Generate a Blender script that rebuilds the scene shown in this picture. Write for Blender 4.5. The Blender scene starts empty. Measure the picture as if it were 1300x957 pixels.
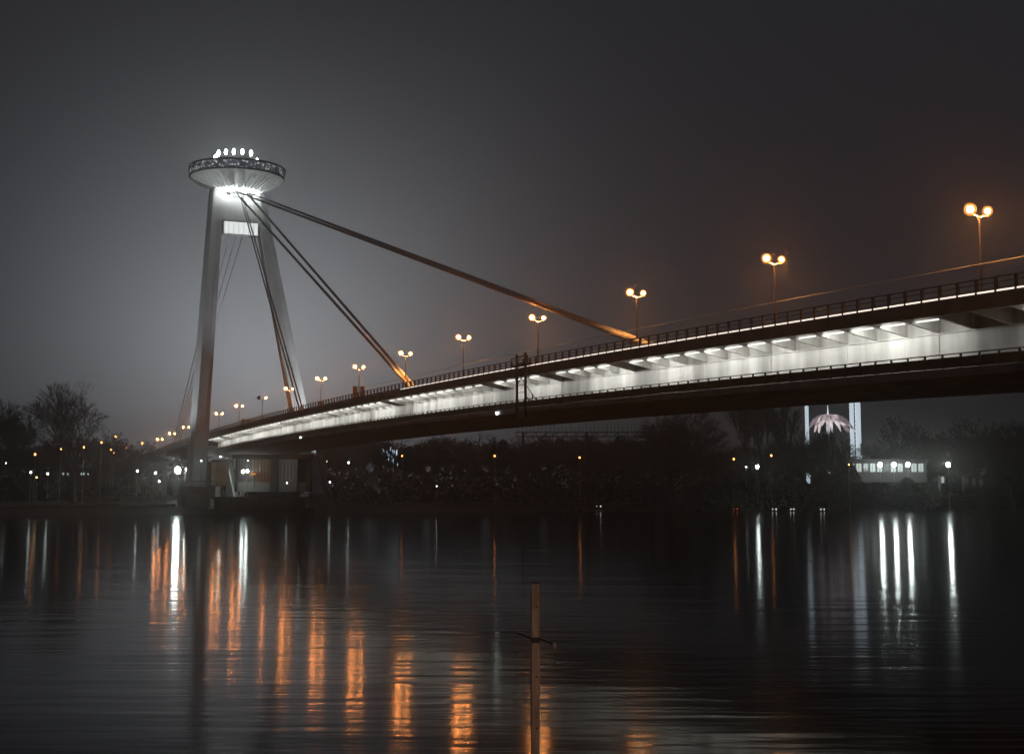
import bpy, math, random
from mathutils import Vector, Matrix
random.seed(7)
C = bpy.context.scene
COL = C.collection
pi = math.pi

# ------------------------------------------------------------------ layout of the place
# camera 7 m above the river, the bridge runs 23 degrees off the view axis
F, PX, PY, HC, HOR = 1700.0, 650.0, 433.0, 7.0, 618.0
PITCH = math.atan((HOR - PY) / F)
TH = math.atan(730 * math.cos(PITCH) / F)
D = Vector((-math.sin(TH), math.cos(TH), 0))      # along the bridge, away from the viewer
N = Vector((math.cos(TH), math.sin(TH), 0))       # across the bridge, to the far edge
L0 = 70.345                                        # distance of the near deck edge line from the viewer
AX = 10.5                                          # half deck width

def B(u, l, z):                                    # bridge frame: u along, l across from the axis
    p = D * u + N * (L0 + AX + l)
    return Vector((p.x, p.y, z))
def G(px, Y, z=0.0):                               # ground place seen at bearing px, Y metres off
    return Vector(((px - PX) / F * Y * 1.0, Y, z))
def HZ(y, Y):                                      # height of something seen at y when it stands Y away
    return HC + (HOR - y) / F * Y
def zd(u): return 23.15 - 7.0e-5 * (u - 245) ** 2  # deck edge height (vertical curve)

# ------------------------------------------------------------------ materials
def mat(name, col, rough=.8, metal=0, noise=.25, scale=1.0, bump=0.0, emit=None, streak=False):
    m = bpy.data.materials.new(name); m.use_nodes = True
    nt = m.node_tree; b = nt.nodes['Principled BSDF']
    b.inputs['Roughness'].default_value = rough; b.inputs['Metallic'].default_value = metal
    if noise:
        tc = nt.nodes.new('ShaderNodeTexCoord'); mp = nt.nodes.new('ShaderNodeMapping')
        mp.inputs['Scale'].default_value = (1, 1, .15) if streak else (1, 1, 1)
        n = nt.nodes.new('ShaderNodeTexNoise'); n.inputs['Scale'].default_value = scale; n.inputs['Detail'].default_value = 6
        r = nt.nodes.new('ShaderNodeValToRGB')
        r.color_ramp.elements[0].position = .3; r.color_ramp.elements[1].position = .7
        r.color_ramp.elements[0].color = [c * (1 - noise) for c in col] + [1]
        r.color_ramp.elements[1].color = [min(1, c * (1 + noise)) for c in col] + [1]
        nt.links.new(tc.outputs['Object'], mp.inputs['Vector']); nt.links.new(mp.outputs[0], n.inputs['Vector'])
        nt.links.new(n.outputs[0], r.inputs[0]); nt.links.new(r.outputs[0], b.inputs['Base Color'])
        if bump:
            bp = nt.nodes.new('ShaderNodeBump'); bp.inputs['Strength'].default_value = bump
            nt.links.new(n.outputs[0], bp.inputs['Height']); nt.links.new(bp.outputs[0], b.inputs['Normal'])
    else:
        b.inputs['Base Color'].default_value = (*col, 1)
    if emit:
        b.inputs['Emission Color'].default_value = (*emit[0], 1); b.inputs['Emission Strength'].default_value = emit[1]
    return m
M = {}
M['concrete'] = mat('concrete', (.30, .29, .27), .85, 0, .22, .35, .1, streak=True)
M['pylon'] = mat('painted_steel_pylon', (.54, .56, .57), .6, 0, .2, .3, streak=True)
M['girder'] = mat('pale_girder_paint', (.48, .475, .45), .55, 0, .42, .5, streak=True)
M['fascia'] = mat('deck_fascia', (.17, .145, .145), .8, 0, .3, .5)
M['soffit'] = mat('dark_soffit', (.28, .25, .25), .9, 0, .3, .5)
M['asphalt'] = mat('asphalt', (.05, .05, .052), .85, 0, .2, 2)
M['paint'] = mat('road_paint', (.7, .7, .66), .7, 0, .15, 3)
M['rail'] = mat('brown_rail_steel', (.10, .07, .055), .55, .2, .25, 3)
M['pole'] = mat('lamp_pole_steel', (.34, .30, .27), .45, .3, .15, 2)
M['cable'] = mat('cable_sheath', (.46, .45, .45), .6, 0, .2, 1.5)
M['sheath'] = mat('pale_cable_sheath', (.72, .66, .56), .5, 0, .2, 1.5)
M['thin_cable'] = mat('thin_cable', (.42, .43, .43), .5, 0, .1, 1)
M['dark_steel'] = mat('dark_steel', (.045, .04, .038), .6, .3, .2, 2)
M['bark'] = mat('bark', (.04, .034, .032), .95, 0, .3, 2)
M['leaf'] = mat('evergreen_leaf', (.022, .025, .02), .9, 0, .4, .6)
M['grass'] = mat('bank_grass', (.045, .04, .03), .95, 0, .4, .12, .2)
M['path'] = mat('path_paving', (.16, .15, .14), .85, 0, .2, .8)
M['stone'] = mat('bank_stone', (.07, .062, .056), .9, 0, .35, .6, .3)
M['wood'] = mat('weathered_post', (.50, .32, .24), .7, 0, .45, 9, .4, streak=True)
M['brown_wall'] = mat('brown_wall', (.30, .22, .16), .85, 0, .25, .6)
M['white_paint'] = mat('white_paint', (.78, .78, .76), .5, 0, .08, 1)
M['glass'] = mat('dark_glass', (.03, .035, .04), .12, 0, 0)
M['bus_rubber'] = mat('tyre_rubber', (.03, .03, .03), .9, 0, 0)
M['banner'] = mat('orange_banner', (.75, .25, .06), .8, 0, .1, 2)
M['roof'] = mat('dark_roof', (.06, .055, .055), .85, 0, .2, 1)
M['saucer'] = mat('saucer_shell', (.62, .64, .63), .45, .1, .1, .5)
ORANGE = (1.0, .31, .065)
WHITE = (.86, 1.0, .96)
M['globe'] = mat('lit_orange_globe', (.9, .6, .3), .4, 0, 0, emit=(ORANGE, 430))
def opal():
    m = bpy.data.materials.new('orange_opal_glass'); m.use_nodes = True; nt = m.node_tree; nt.nodes.remove(nt.nodes['Principled BSDF'])
    e = nt.nodes.new('ShaderNodeEmission'); e.inputs[0].default_value = (1, .30, .055, 1); e.inputs[1].default_value = 1.9
    t = nt.nodes.new('ShaderNodeBsdfTransparent'); x = nt.nodes.new('ShaderNodeMixShader'); x.inputs[0].default_value = .45
    nt.links.new(t.outputs[0], x.inputs[1]); nt.links.new(e.outputs[0], x.inputs[2]); nt.links.new(x.outputs[0], nt.nodes['Material Output'].inputs[0]); return m
M['opal'] = opal()
M['dead_globe'] = mat('unlit_globe', (.35, .3, .25), .3, 0, 0)
M['far_orange'] = mat('lit_far_orange', (.9, .6, .3), .4, 0, 0, emit=((1, .33, .07), 11))
M['far_white'] = mat('lit_far_white', (.9, .9, .9), .4, 0, 0, emit=(WHITE, 11))
M['far_yellow'] = mat('lit_far_yellow', (.9, .9, .6), .4, 0, 0, emit=((1, .8, .3), 6))
M['lamp_white'] = mat('lit_white_lamp', (.9, .9, .9), .4, 0, 0, emit=(WHITE, 340))
M['lamp_dim'] = mat('lit_small_white_lamp', (.9, .9, .9), .4, 0, 0, emit=(WHITE, 70))
M['plaza'] = mat('lit_plaza_lamp', (.9, .9, .9), .4, 0, 0, emit=(WHITE, 105))
M['flood'] = mat('lit_floodlight', (.9, .9, .9), .4, 0, 0, emit=(WHITE, 200))
M['tube'] = mat('lit_tube', (.9, .9, .9), .4, 0, 0, emit=((.97, 1.0, .93), 1.3))
M['led'] = mat('lit_edge_strip', (.9, .9, .9), .4, 0, 0, emit=((1, .86, .74), 1.3))
M['roof_lamp'] = mat('lit_roof_lamp', (.9, .9, .9), .4, 0, 0, emit=(WHITE, 40))
M['ring_lamp'] = mat('lit_ring_lamp', (.9, .9, .9), .4, 0, 0, emit=((.95, 1, .95), 85))
M['neck'] = mat('lit_neck_lamp', (.9, .9, .9), .4, 0, 0, emit=((.95, 1, .95), 24))
M['beam_glow'] = mat('glowing_crossbeam_face', (.9, .9, .9), .4, 0, 0, emit=((.93, 1, .97), .75))
M['car_white'] = mat('lit_headlight', (.9, .9, .9), .4, 0, 0, emit=((1, .97, .9), 4))
M['tail_red'] = mat('lit_tail_light', (.9, .1, .05), .4, 0, 0, emit=((1, .12, .04), 5))
M['warm_window'] = mat('lit_warm_window', (.12, .08, .05), .4, 0, 0, emit=((1, .5, .25), .05))
M['cool_window'] = mat('lit_cool_window', (.3, .3, .3), .4, 0, 0, emit=((.85, 1, .95), .45))
M['dim_window'] = mat('lit_dim_window', (.10, .10, .10), .3, 0, 0, emit=((.9, .85, .8), .05))
M['ride_pink'] = mat('lit_pink_canopy', (.8, .6, .65), .5, 0, .3, .5, emit=((1, .88, .89), 1.0))
nt = M['ride_pink'].node_tree; tx = nt.nodes.new('ShaderNodeTexCoord'); nz = nt.nodes.new('ShaderNodeTexNoise'); nz.inputs['Scale'].default_value = .28; nz.inputs['Detail'].default_value = 4
rp = nt.nodes.new('ShaderNodeValToRGB'); rp.color_ramp.elements[0].position = .4; rp.color_ramp.elements[0].color = (.10, .08, .09, 1); rp.color_ramp.elements[1].position = .62; rp.color_ramp.elements[1].color = (1, .88, .89, 1)
nt.links.new(tx.outputs['Object'], nz.inputs['Vector']); nt.links.new(nz.outputs[0], rp.inputs[0]); nt.links.new(rp.outputs[0], nt.nodes['Principled BSDF'].inputs['Emission Color'])
M['ride_white'] = mat('lit_tower_skin', (.8, .85, .9), .5, 0, .2, .4, emit=((.75, .9, 1), .8))
M['blue_led'] = mat('lit_blue_led', (.8, .85, .9), .5, 0, 0, emit=((.55, .82, 1), 1.1))
def hull_mat():
    m = mat('window_band', (.03, .035, .045), .15, 0, 0)
    nt = m.node_tree; b = nt.nodes['Principled BSDF']
    tc = nt.nodes.new('ShaderNodeTexCoord'); v = nt.nodes.new('ShaderNodeTexVoronoi'); v.inputs['Scale'].default_value = 1.1
    r = nt.nodes.new('ShaderNodeValToRGB'); r.color_ramp.elements[0].position = .22; r.color_ramp.elements[0].color = (.9, .95, 1, 1)
    r.color_ramp.elements[1].position = .42; r.color_ramp.elements[1].color = (.03, .035, .05, 1)
    nt.links.new(tc.outputs['Object'], v.inputs['Vector']); nt.links.new(v.outputs['Distance'], r.inputs[0])
    nt.links.new(r.outputs[0], b.inputs['Emission Color']); b.inputs['Emission Strength'].default_value = .6
    return m
M['band'] = hull_mat()

# ------------------------------------------------------------------ mesh helpers
ROOTM = {}
def tag(o, label=None, cat=None, group=None, kind=None):
    if label: o['label'] = label
    if cat: o['category'] = cat
    if group: o['group'] = group
    if kind: o['kind'] = kind
    return o
def thing(name, loc, label, cat, group=None, rz=0):
    o = bpy.data.objects.new(name, None); COL.objects.link(o)
    o.empty_display_size = .5
    o.location = loc; o.rotation_euler = (0, 0, rz)
    ROOTM[o] = Matrix.Translation(loc) @ Matrix.Rotation(rz, 4, 'Z')
    return tag(o, label, cat, group)
class MB:
    def __init__(s): s.v = []; s.f = []
    def add(s, vs, fs):
        n = len(s.v); s.v += [Vector(p) for p in vs]; s.f += [tuple(i + n for i in q) for q in fs]; return s
    def hexa(s, p):        # 8 points, bottom ring then top ring
        return s.add(p, [(3, 2, 1, 0), (4, 5, 6, 7), (0, 1, 5, 4), (1, 2, 6, 5), (2, 3, 7, 6), (3, 0, 4, 7)])
    def box(s, a, b):
        return s.hexa([(a[0], a[1], a[2]), (b[0], a[1], a[2]), (b[0], b[1], a[2]), (a[0], b[1], a[2]),
                       (a[0], a[1], b[2]), (b[0], a[1], b[2]), (b[0], b[1], b[2]), (a[0], b[1], b[2])])
    def bbox(s, u0, u1, l0, l1, z0, z1):          # box in the bridge frame
        return s.hexa([B(u0, l0, z0), B(u0, l1, z0), B(u1, l1, z0), B(u1, l0, z0), B(u0, l0, z1), B(u0, l1, z1), B(u1, l1, z1), B(u1, l0, z1)])
    def tube(s, a, b, r0, r1=None, n=6, caps=True):
        a, b = Vector(a), Vector(b); r1 = r0 if r1 is None else r1
        d = (b - a).normalized(); x = d.cross(Vector((0, 0, 1)))
        if x.length < 1e-3: x = Vector((1, 0, 0))
        x.normalize(); y = d.cross(x)
        vs = [a + (x * math.cos(2 * pi * k / n) + y * math.sin(2 * pi * k / n)) * r0 for k in range(n)] + \
             [b + (x * math.cos(2 * pi * k / n) + y * math.sin(2 * pi * k / n)) * r1 for k in range(n)]
        fs = [(k, (k + 1) % n, n + (k + 1) % n, n + k) for k in range(n)]
        if caps: fs += [tuple(range(n))[::-1], tuple(range(n, 2 * n))]
        return s.add(vs, fs)
    def lathe(s, c, prof, n=32, caps=True):        # prof: (r, z)
        c = Vector(c); vs = []; fs = []
        for r, z in prof:
            for k in range(n): vs.append(c + Vector((r * math.cos(2 * pi * k / n), r * math.sin(2 * pi * k / n), z)))
        for i in range(len(prof) - 1):
            for k in range(n): fs.append((i * n + k, i * n + (k + 1) % n, (i + 1) * n + (k + 1) % n, (i + 1) * n + k))
        if caps: fs += [tuple(range(n))[::-1], tuple(range((len(prof) - 1) * n, len(prof) * n))]
        return s.add(vs, fs)
    def ball(s, c, r, n=8, m=6, sz=1.0):
        prof = [(max(.02, math.sin(pi * i / m)) * r, -math.cos(pi * i / m) * r * sz) for i in range(m + 1)]
        return s.lathe(c, prof, n)
    def sweep(s, us, prof, closed=True):           # prof(u) -> list of (l, z)
        k = None; vs = []; fs = []
        for u in us:
            p = prof(u); k = len(p); vs += [B(u, l, z) for l, z in p]
        for i in range(len(us) - 1):
            for j in range(k if closed else k - 1):
                j2 = (j + 1) % k; fs.append((i * k + j, i * k + j2, (i + 1) * k + j2, (i + 1) * k + j))
        if closed: fs += [tuple(range(k))[::-1], tuple(range((len(us) - 1) * k, len(us) * k))]
        return s.add(vs, fs)
    def build(s, name, m, parent=None, smooth=False):
        inv = Matrix.Identity(4)
        if parent is not None: inv = ROOTM[parent].inverted()
        me = bpy.data.meshes.new(name); me.from_pydata([inv @ p for p in s.v], [], s.f); me.update()
        if smooth:
            for p in me.polygons: p.use_smooth = True
        me.materials.append(M[m] if isinstance(m, str) else m)
        o = bpy.data.objects.new(name, me); COL.objects.link(o)
        if parent is not None: o.parent = parent
        ROOTM[o] = ROOTM[parent] if parent is not None else Matrix.Identity(4)
        return o
def solo(mb, name, m, base, label, cat, group=None, smooth=False):     # a thing that is one mesh, origin at its base
    base = Vector(base); mb.v = [p - base for p in mb.v]
    o = mb.build(name, m, None, smooth); o.location = base; ROOTM[o] = Matrix.Translation(base)
    return tag(o, label, cat, group)
KIDS = {}
def copy_tree(o, parent=None):
    c = o.copy(); COL.objects.link(c)
    if parent is not None: c.parent = parent
    for ch in [k for k in ALL() if k.parent == o]: copy_tree(ch, c)
    return c
def ALL(): return list(bpy.data.objects)
def copies(o, kids):                                # quick copy with a known kid list
    r = o.copy(); COL.objects.link(r)
    for ch, gk in kids:
        c = ch.copy(); COL.objects.link(c); c.parent = r
        for g in gk:
            d = g.copy(); COL.objects.link(d); d.parent = c
    return r
def struct(mb, name, m): return tag(mb.build(name, m), kind='structure')

# ------------------------------------------------------------------ water, river banks, ground
BANK = 352.0
def U(u, v, z): # across-river frame without the half-width offset
    p = D * u + N * v; return Vector((p.x, p.y, z))
wm = bpy.data.materials.new('river_water'); wm.use_nodes = True
nt = wm.node_tree; b = nt.nodes['Principled BSDF']
b.inputs['Base Color'].default_value = (.012, .012, .012, 1); b.inputs['Roughness'].default_value = .1
b.inputs['IOR'].default_value = 1.33; b.inputs['Specular IOR Level'].default_value = .055
tc = nt.nodes.new('ShaderNodeTexCoord')
def wn(scale, det):
    n = nt.nodes.new('ShaderNodeTexNoise'); n.inputs['Scale'].default_value = scale; n.inputs['Detail'].default_value = det
    nt.links.new(tc.outputs['Object'], n.inputs['Vector']); return n
mpw = nt.nodes.new('ShaderNodeMapping'); mpw.inputs['Scale'].default_value = (.16, 1, 1)
nt.links.new(tc.outputs['Object'], mpw.inputs['Vector'])
n1 = wn(.95, 3); nt.links.new(mpw.outputs[0], n1.inputs['Vector']); n2 = wn(.16, 3); nt.links.new(mpw.outputs[0], n2.inputs['Vector'])
ad = nt.nodes.new('ShaderNodeMath'); ad.operation = 'MULTIPLY_ADD'; ad.inputs[1].default_value = 2.5
nt.links.new(n2.outputs[0], ad.inputs[0]); nt.links.new(n1.outputs[0], ad.inputs[2])
bp = nt.nodes.new('ShaderNodeBump'); bp.inputs['Strength'].default_value = 1.0; bp.inputs['Distance'].default_value = .022
nt.links.new(ad.outputs[0], bp.inputs['Height']); nt.links.new(bp.outputs[0], b.inputs['Normal'])
M['water'] = wm
EXT = 1900
w = MB(); w.add([U(-20, -EXT, 0), U(-20, EXT, 0), U(BANK + 4, EXT, 0), U(BANK + 4, -EXT, 0)], [(0, 1, 2, 3)])
struct(w, 'river_water', 'water')
# near bank, wholly below / behind the viewer, and the riverbed under the water
g = MB(); prof = [(-EXT, 5.2), (-4, 5.2), (-3.5, 5.0), (6, -1.2), (BANK - 6, -1.2), (BANK - 1, -.4), (BANK + 12, 1.6)]
vs = [U(a, sgn * EXT, z) for a, z in prof for sgn in (-1, 1)]
g.add(vs, [(2 * i, 2 * i + 1, 2 * i + 3, 2 * i + 2) for i in range(len(prof) - 1)])
struct(g, 'riverbank', 'stone')
g = MB(); prof = [(BANK + 12, 1.6), (BANK + 13, 2.0), (BANK + 60, 2.6), (BANK + 200, 3.2), (EXT, 6)]
xs = [-EXT + i * 40 for i in range(int(2 * EXT / 40) + 1)]
rows = []
for j, (a, z) in enumerate(prof):
    rows.append([U(a, v, z + (random.uniform(-.2, .3) if 2 <= j <= 3 else 0)) for v in xs])
n = len(xs); g.add([p for r in rows for p in r], [(j * n + i, j * n + i + 1, (j + 1) * n + i + 1, (j + 1) * n + i) for j in range(len(prof) - 1) for i in range(n - 1)])
struct(g, 'ground', 'grass')
# promenade along the far bank
g = MB(); us = None
g.add([U(BANK + 14, -420, 2.05), U(BANK + 14, 420, 2.05), U(BANK + 20, 420, 2.12), U(BANK + 20, -420, 2.12)], [(0, 1, 2, 3)])
struct(g, 'promenade', 'path')

def gz(p):                                          # ground height at a place
    u = Vector((p[0], p[1], 0)).dot(D)
    pr = [(BANK + 12, 1.6), (BANK + 13, 2.0), (BANK + 60, 2.6), (BANK + 200, 3.2), (EXT, 6)]
    if u <= pr[0][0]: return max(0, 1.6 - (pr[0][0] - u) * .154)
    for (a, za), (c, zc) in zip(pr, pr[1:]):
        if u <= c: return za + (zc - za) * (u - a) / (c - a)
    return 6

# ------------------------------------------------------------------ the bridge
TUBE_W = 112
U0, U1 = 12.0, 640.0
UP = 392.0                                         # where the box girder ends at the pylon
br = thing('road_bridge', B(UP, 0, 0), 'long two-level steel road bridge curving gently across the river, its girder floodlit white', 'bridge', rz=math.atan2(D.y, D.x))
us = [U0 + i * 4.0 for i in range(int((U1 - U0) / 4) + 1)]
# deck slab with fascia edges (half widths AX)
def deckprof(u):
    z = zd(u); return [(-AX, z - 1.15), (-AX, z), (-AX + .35, z + .02), (-AX + .35, z - .12), (AX - .35, z - .12), (AX - .35, z + .02), (AX, z), (AX, z - 1.15), (AX - .3, z - 1.15), (AX - .3, z - .7), (-AX + .3, z - .7), (-AX + .3, z - 1.15)]
MB().sweep(us, deckprof).build('road_deck', 'fascia', br)
MB().sweep(us, lambda u: [(-AX + 2.2, zd(u) - .11), (AX - 2.2, zd(u) - .11), (AX - 2.2, zd(u) - .10), (-AX + 2.2, zd(u) - .10)]).build('carriageway', 'asphalt', br)
for l in (-4.6, 4.6, -8.0, 8.0):
    MB().sweep(us, lambda u: [(l - .06, zd(u) - .098), (l + .06, zd(u) - .098), (l + .06, zd(u) - .093), (l - .06, zd(u) - .093)]).build('lane_line', 'paint', br)
MB().sweep(us, lambda u: [(-.45, zd(u) - .1), (.45, zd(u) - .1), (.4, zd(u) + .12), (-.4, zd(u) + .12)]).build('median_kerb', 'concrete', br)
# box girder
usg = [u for u in us if u <= UP + 1]
BW = 6.3
MB().sweep(usg, lambda u: [(-BW, zd(u) - 5.9), (BW, zd(u) - 5.9), (BW, zd(u) - .72), (-BW, zd(u) - .72)]).build('box_girder', 'girder', br)
lg = MB()
for sg in (-1, 1):
    lg.sweep(usg, lambda u: [(sg * (BW + .002), zd(u) - 2.05), (sg * (BW + .13), zd(u) - 2.05), (sg * (BW + .13), zd(u) - 1.97), (sg * (BW + .002), zd(u) - 1.97)])
lg.build('girder_ledge', 'girder', br)
# upright weld seams on the girder face
u = U0 + 2
while u < UP:
    MB().bbox(u, u + .10, -BW - .05, -BW - .002, zd(u) - 5.4, zd(u) - 2.07).build('weld_seam', 'girder', br)
    u += 12
# lower walkways on both sides
for sg in (-1, 1):
    MB().sweep(usg, lambda u: [(sg * (BW + .01), zd(u) - 6.1), (sg * AX, zd(u) - 5.95), (sg * AX, zd(u) - 5.3), (sg * (AX - .2), zd(u) - 5.3), (sg * (AX - .2), zd(u) - 5.42), (sg * (BW + .01), zd(u) - 5.42)]).build('walkway', 'soffit', br)
MB().sweep(usg, lambda u: [(-BW - .02, zd(u) - 6.12), (BW + .02, zd(u) - 6.12), (BW + .02, zd(u) - 5.92), (-BW - .02, zd(u) - 5.92)]).build('girder_soffit', 'soffit', br)
# cantilever brackets and the tube lamps between them
def bracket(mb, u, sg):
    z = zd(u); w = .14
    pts = [(-1, BW + .003, z - .71), (-1, AX - .32, z - .71), (-1, AX - .32, z - 1.12), (-1, BW + .003, z - 1.96)]
    vs = [B(u - w, sg * l, zz) for _, l, zz in pts] + [B(u + w, sg * l, zz) for _, l, zz in pts]
    mb.add(vs, [(0, 1, 2, 3), (7, 6, 5, 4), (0, 4, 5, 1), (1, 5, 6, 2), (2, 6, 7, 3), (3, 7, 4, 0)])
near_br = [U0 + 2 + 4.0 * i for i in range(95)]
for u in near_br:
    if u > UP - 2: break
    q = MB(); bracket(q, u, -1); q.build('bracket', 'girder', br)
q = MB()
for u in near_br:
    if u < UP - 2: bracket(q, u, 1)
tag(q.build('bracket', 'girder', br), kind='stuff')
rng = random.Random(3)
for u in near_br:
    if u > UP - 6 or u < 40: continue
    pw = rng.choice((.5, .8, 1, 1, 1.2, 1.5))
    if rng.random() < (.18 if u < 150 else .06): continue
    a, c = u + .5, u + 3.4 + rng.uniform(-.5, .1)
    tl = MB().hexa([B(a, -9.45, zd(a) - 1.34), B(a, -9.30, zd(a) - 1.34), B(c, -9.30, zd(c) - 1.34), B(c, -9.45, zd(c) - 1.34),
               B(a, -9.45, zd(a) - 1.22), B(a, -9.30, zd(a) - 1.22), B(c, -9.30, zd(c) - 1.22), B(c, -9.45, zd(c) - 1.22)]).build('tube_lamp', 'tube', br)
    m_ = (a + c) / 2
    L = bpy.data.lights.new('tube_light', 'AREA'); L.shape = 'RECTANGLE'; L.size = 3.2; L.size_y = .2; L.energy = TUBE_W * pw; L.color = (1, 1, .95)
    o = bpy.data.objects.new('tube_light', L); COL.objects.link(o); o.parent = br
    dirw = (N * .86 + Vector((0, 0, -.5))).normalized(); xw = D; zw = -dirw; yw = zw.cross(xw)
    R_ = Matrix((xw, yw, zw)).transposed().to_4x4(); R_.translation = B(m_, -9.24, zd(m_) - 1.3)
    o.matrix_local = ROOTM[br].inverted() @ R_
# white strip lamp along the deck edge
MB().sweep([u for u in us if u <= 212], lambda u: [(-AX - .03, zd(u) + .03), (-AX - .03, zd(u) + .14), (-AX + .02, zd(u) + .14), (-AX + .02, zd(u) + .03)]).build('edge_light_strip', 'led', br)
# railings
def railing(l, base, us, sg, h=1.12, name='railing', post_h=.09, mids=(.62,), panel=.3, out=0.0):
    r = MB()
    r.sweep(us, lambda u: [(l - .05, base(u) + h - .08), (l + .05, base(u) + h - .08), (l + .05, base(u) + h), (l - .05, base(u) + h)])
    for k in mids:
        r.sweep(us, lambda u: [(l - .025, base(u) + h * k - .03), (l + .025, base(u) + h * k - .03), (l + .025, base(u) + h * k + .03), (l - .025, base(u) + h * k + .03)])
    r.sweep(us, lambda u: [(l - .02, base(u) + .03), (l + .02, base(u) + .03), (l + .02, base(u) + panel), (l - .02, base(u) + panel)])
    ro = r.build(name, 'rail', br)
    u = us[0] + 1; k = 0; st = MB()
    while u < us[-1]:
        if k >= 29 and k < 129 and sg < 0:
            MB().bbox(u - post_h, u + post_h, l - .06 - out, l + .06, base(u) - out, base(u) + h - .081).build('railing_post', 'rail', ro)
        else: st.bbox(u - post_h, u + post_h, l - .06 - out, l + .06, base(u) - out, base(u) + h - .081)
        u += 2.0; k += 1
    tag(st.build('railing_post', 'rail', ro), kind='stuff')
railing(-AX + .1, lambda u: zd(u) + .02, us, -1, name='deck_railing', post_h=.10, out=.10)
railing(AX - .1, lambda u: zd(u) + .02, us, 1, name='deck_railing')
railing(-AX + .1, lambda u: zd(u) - 5.3, usg, -1, name='walkway_railing', post_h=.08, mids=(), panel=.84)
railing(AX - .1, lambda u: zd(u) - 5.3, usg, 1, name='walkway_railing', mids=(), panel=.84)

# thin pale line over the roadway, added in place of a vehicle light trail
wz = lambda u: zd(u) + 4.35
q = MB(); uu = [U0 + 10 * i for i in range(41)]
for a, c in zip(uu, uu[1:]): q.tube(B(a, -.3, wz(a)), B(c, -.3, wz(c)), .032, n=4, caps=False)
solo(q, 'trail_stand_in', 'sheath', B(200, -.3, wz(200)), 'thin pale line standing in for a vehicle light trail above the deck railing from the pylon side to the right edge', 'light trail')

# ------------------------------------------------------------------ pylon
def legpt(t, sg): # axis of a leg, t 0 foot .. 1 top
    z = 2.0 + t * 98.0
    return 368 + 37.5 * t, sg * (17.0 - 11.1 * t), z
py = thing('bridge_pylon', B(368, 0, 2), 'tall grey A-shaped steel pylon leaning back over the far end of the bridge', 'pylon', rz=math.atan2(D.y, D.x))
for sg in (-1, 1):
    q = MB(); vs = []; K = 14
    for i in range(K + 1):
        t = i / K; u, l, z = legpt(t, sg)
        hw = 2.35 - .45 * t; ha = 2.7 - .6 * t
        ring = [(ha, -hw), (ha, hw), (-ha * .55, hw), (-ha, hw * (.62 if sg < 0 else .05)), (-ha, -hw)]   # chamfer on the outer river-side corner
        vs += [B(u + a, l + sg * c, z) for a, c in ring]
    k = 5; fs = [(i * k + j, i * k + (j + 1) % k, (i + 1) * k + (j + 1) % k, (i + 1) * k + j) for i in range(K) for j in range(k)]
    fs += [tuple(range(k)), tuple(range(K * k, K * k + k))]
    q.add(vs, fs); leg = q.build('leg', 'pylon', py)
    # shallow panel ribs up the river face
    q = MB()
    for off in (-1.0,):
        for i in range(K):
            t0, t1 = i / K + .004, (i + 1) / K - .004
            (ua, la, za), (ub, lb, zb) = legpt(t0, sg), legpt(t1, sg)
            ha, hb = 2.7 - .6 * t0, 2.7 - .6 * t1
            q.hexa([B(ua - ha - .07, la + sg * off - .1, za), B(ua - ha - .07, la + sg * off + .1, za), B(ua - ha + .02, la + sg * off + .1, za), B(ua - ha + .02, la + sg * off - .1, za),
                    B(ub - hb - .07, lb + sg * off - .1, zb), B(ub - hb - .07, lb + sg * off + .1, zb), B(ub - hb + .02, lb + sg * off + .1, zb), B(ub - hb + .02, lb + sg * off - .1, zb)])
    q.build('stiffener', 'pylon', leg)
    # concrete foot block
    q = MB(); u, l, z = legpt(0, sg); q.bbox(u - 4.2, u + 4.5, l - 3.6, l + 3.6, 1.2, 5.2); q.build('foot_block', 'concrete', py)
# head between the legs
q = MB()
u0, l0, _ = legpt(.865, 1); u1, l1, _ = legpt(.985, 1)
q.hexa([B(u0 - 1.6, -l0, 86.8), B(u0 - 1.6, l0, 86.8), B(u0 + 1.6, l0, 86.8), B(u0 + 1.6, -l0, 86.8), B(u1 - 1.6, -l1, 98.6), B(u1 - 1.6, l1, 98.6), B(u1 + 1.6, l1, 98.6), B(u1 + 1.6, -l1, 98.6)])
q.build('head_block', 'pylon', py)
for i, l in enumerate((-3.2, -1.6, 0, 1.6, 3.2)):
    MB().bbox(401.1, 402.0, l - .3, l + .3, 95.6, 96.8).build('vent_box', 'dark_steel', py)
# cross beam; its bright lit face is put in as a glowing panel
q = MB(); q.bbox(397.0, 400.5, -5.25, 5.25, 82.4, 86.2)
cb = q.build('cross_beam', 'pylon', py)
MB().bbox(396.9, 396.99, -5.0, 5.0, 82.5, 86.1).build('glow_panel', 'beam_glow', cb)
for l in (-3.7, -2.2, -.7, .8, 2.3, 3.8): MB().bbox(396.84, 396.895, l - .05, l + .05, 82.5, 86.1).build('panel_joint', 'pylon', cb)
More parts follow.
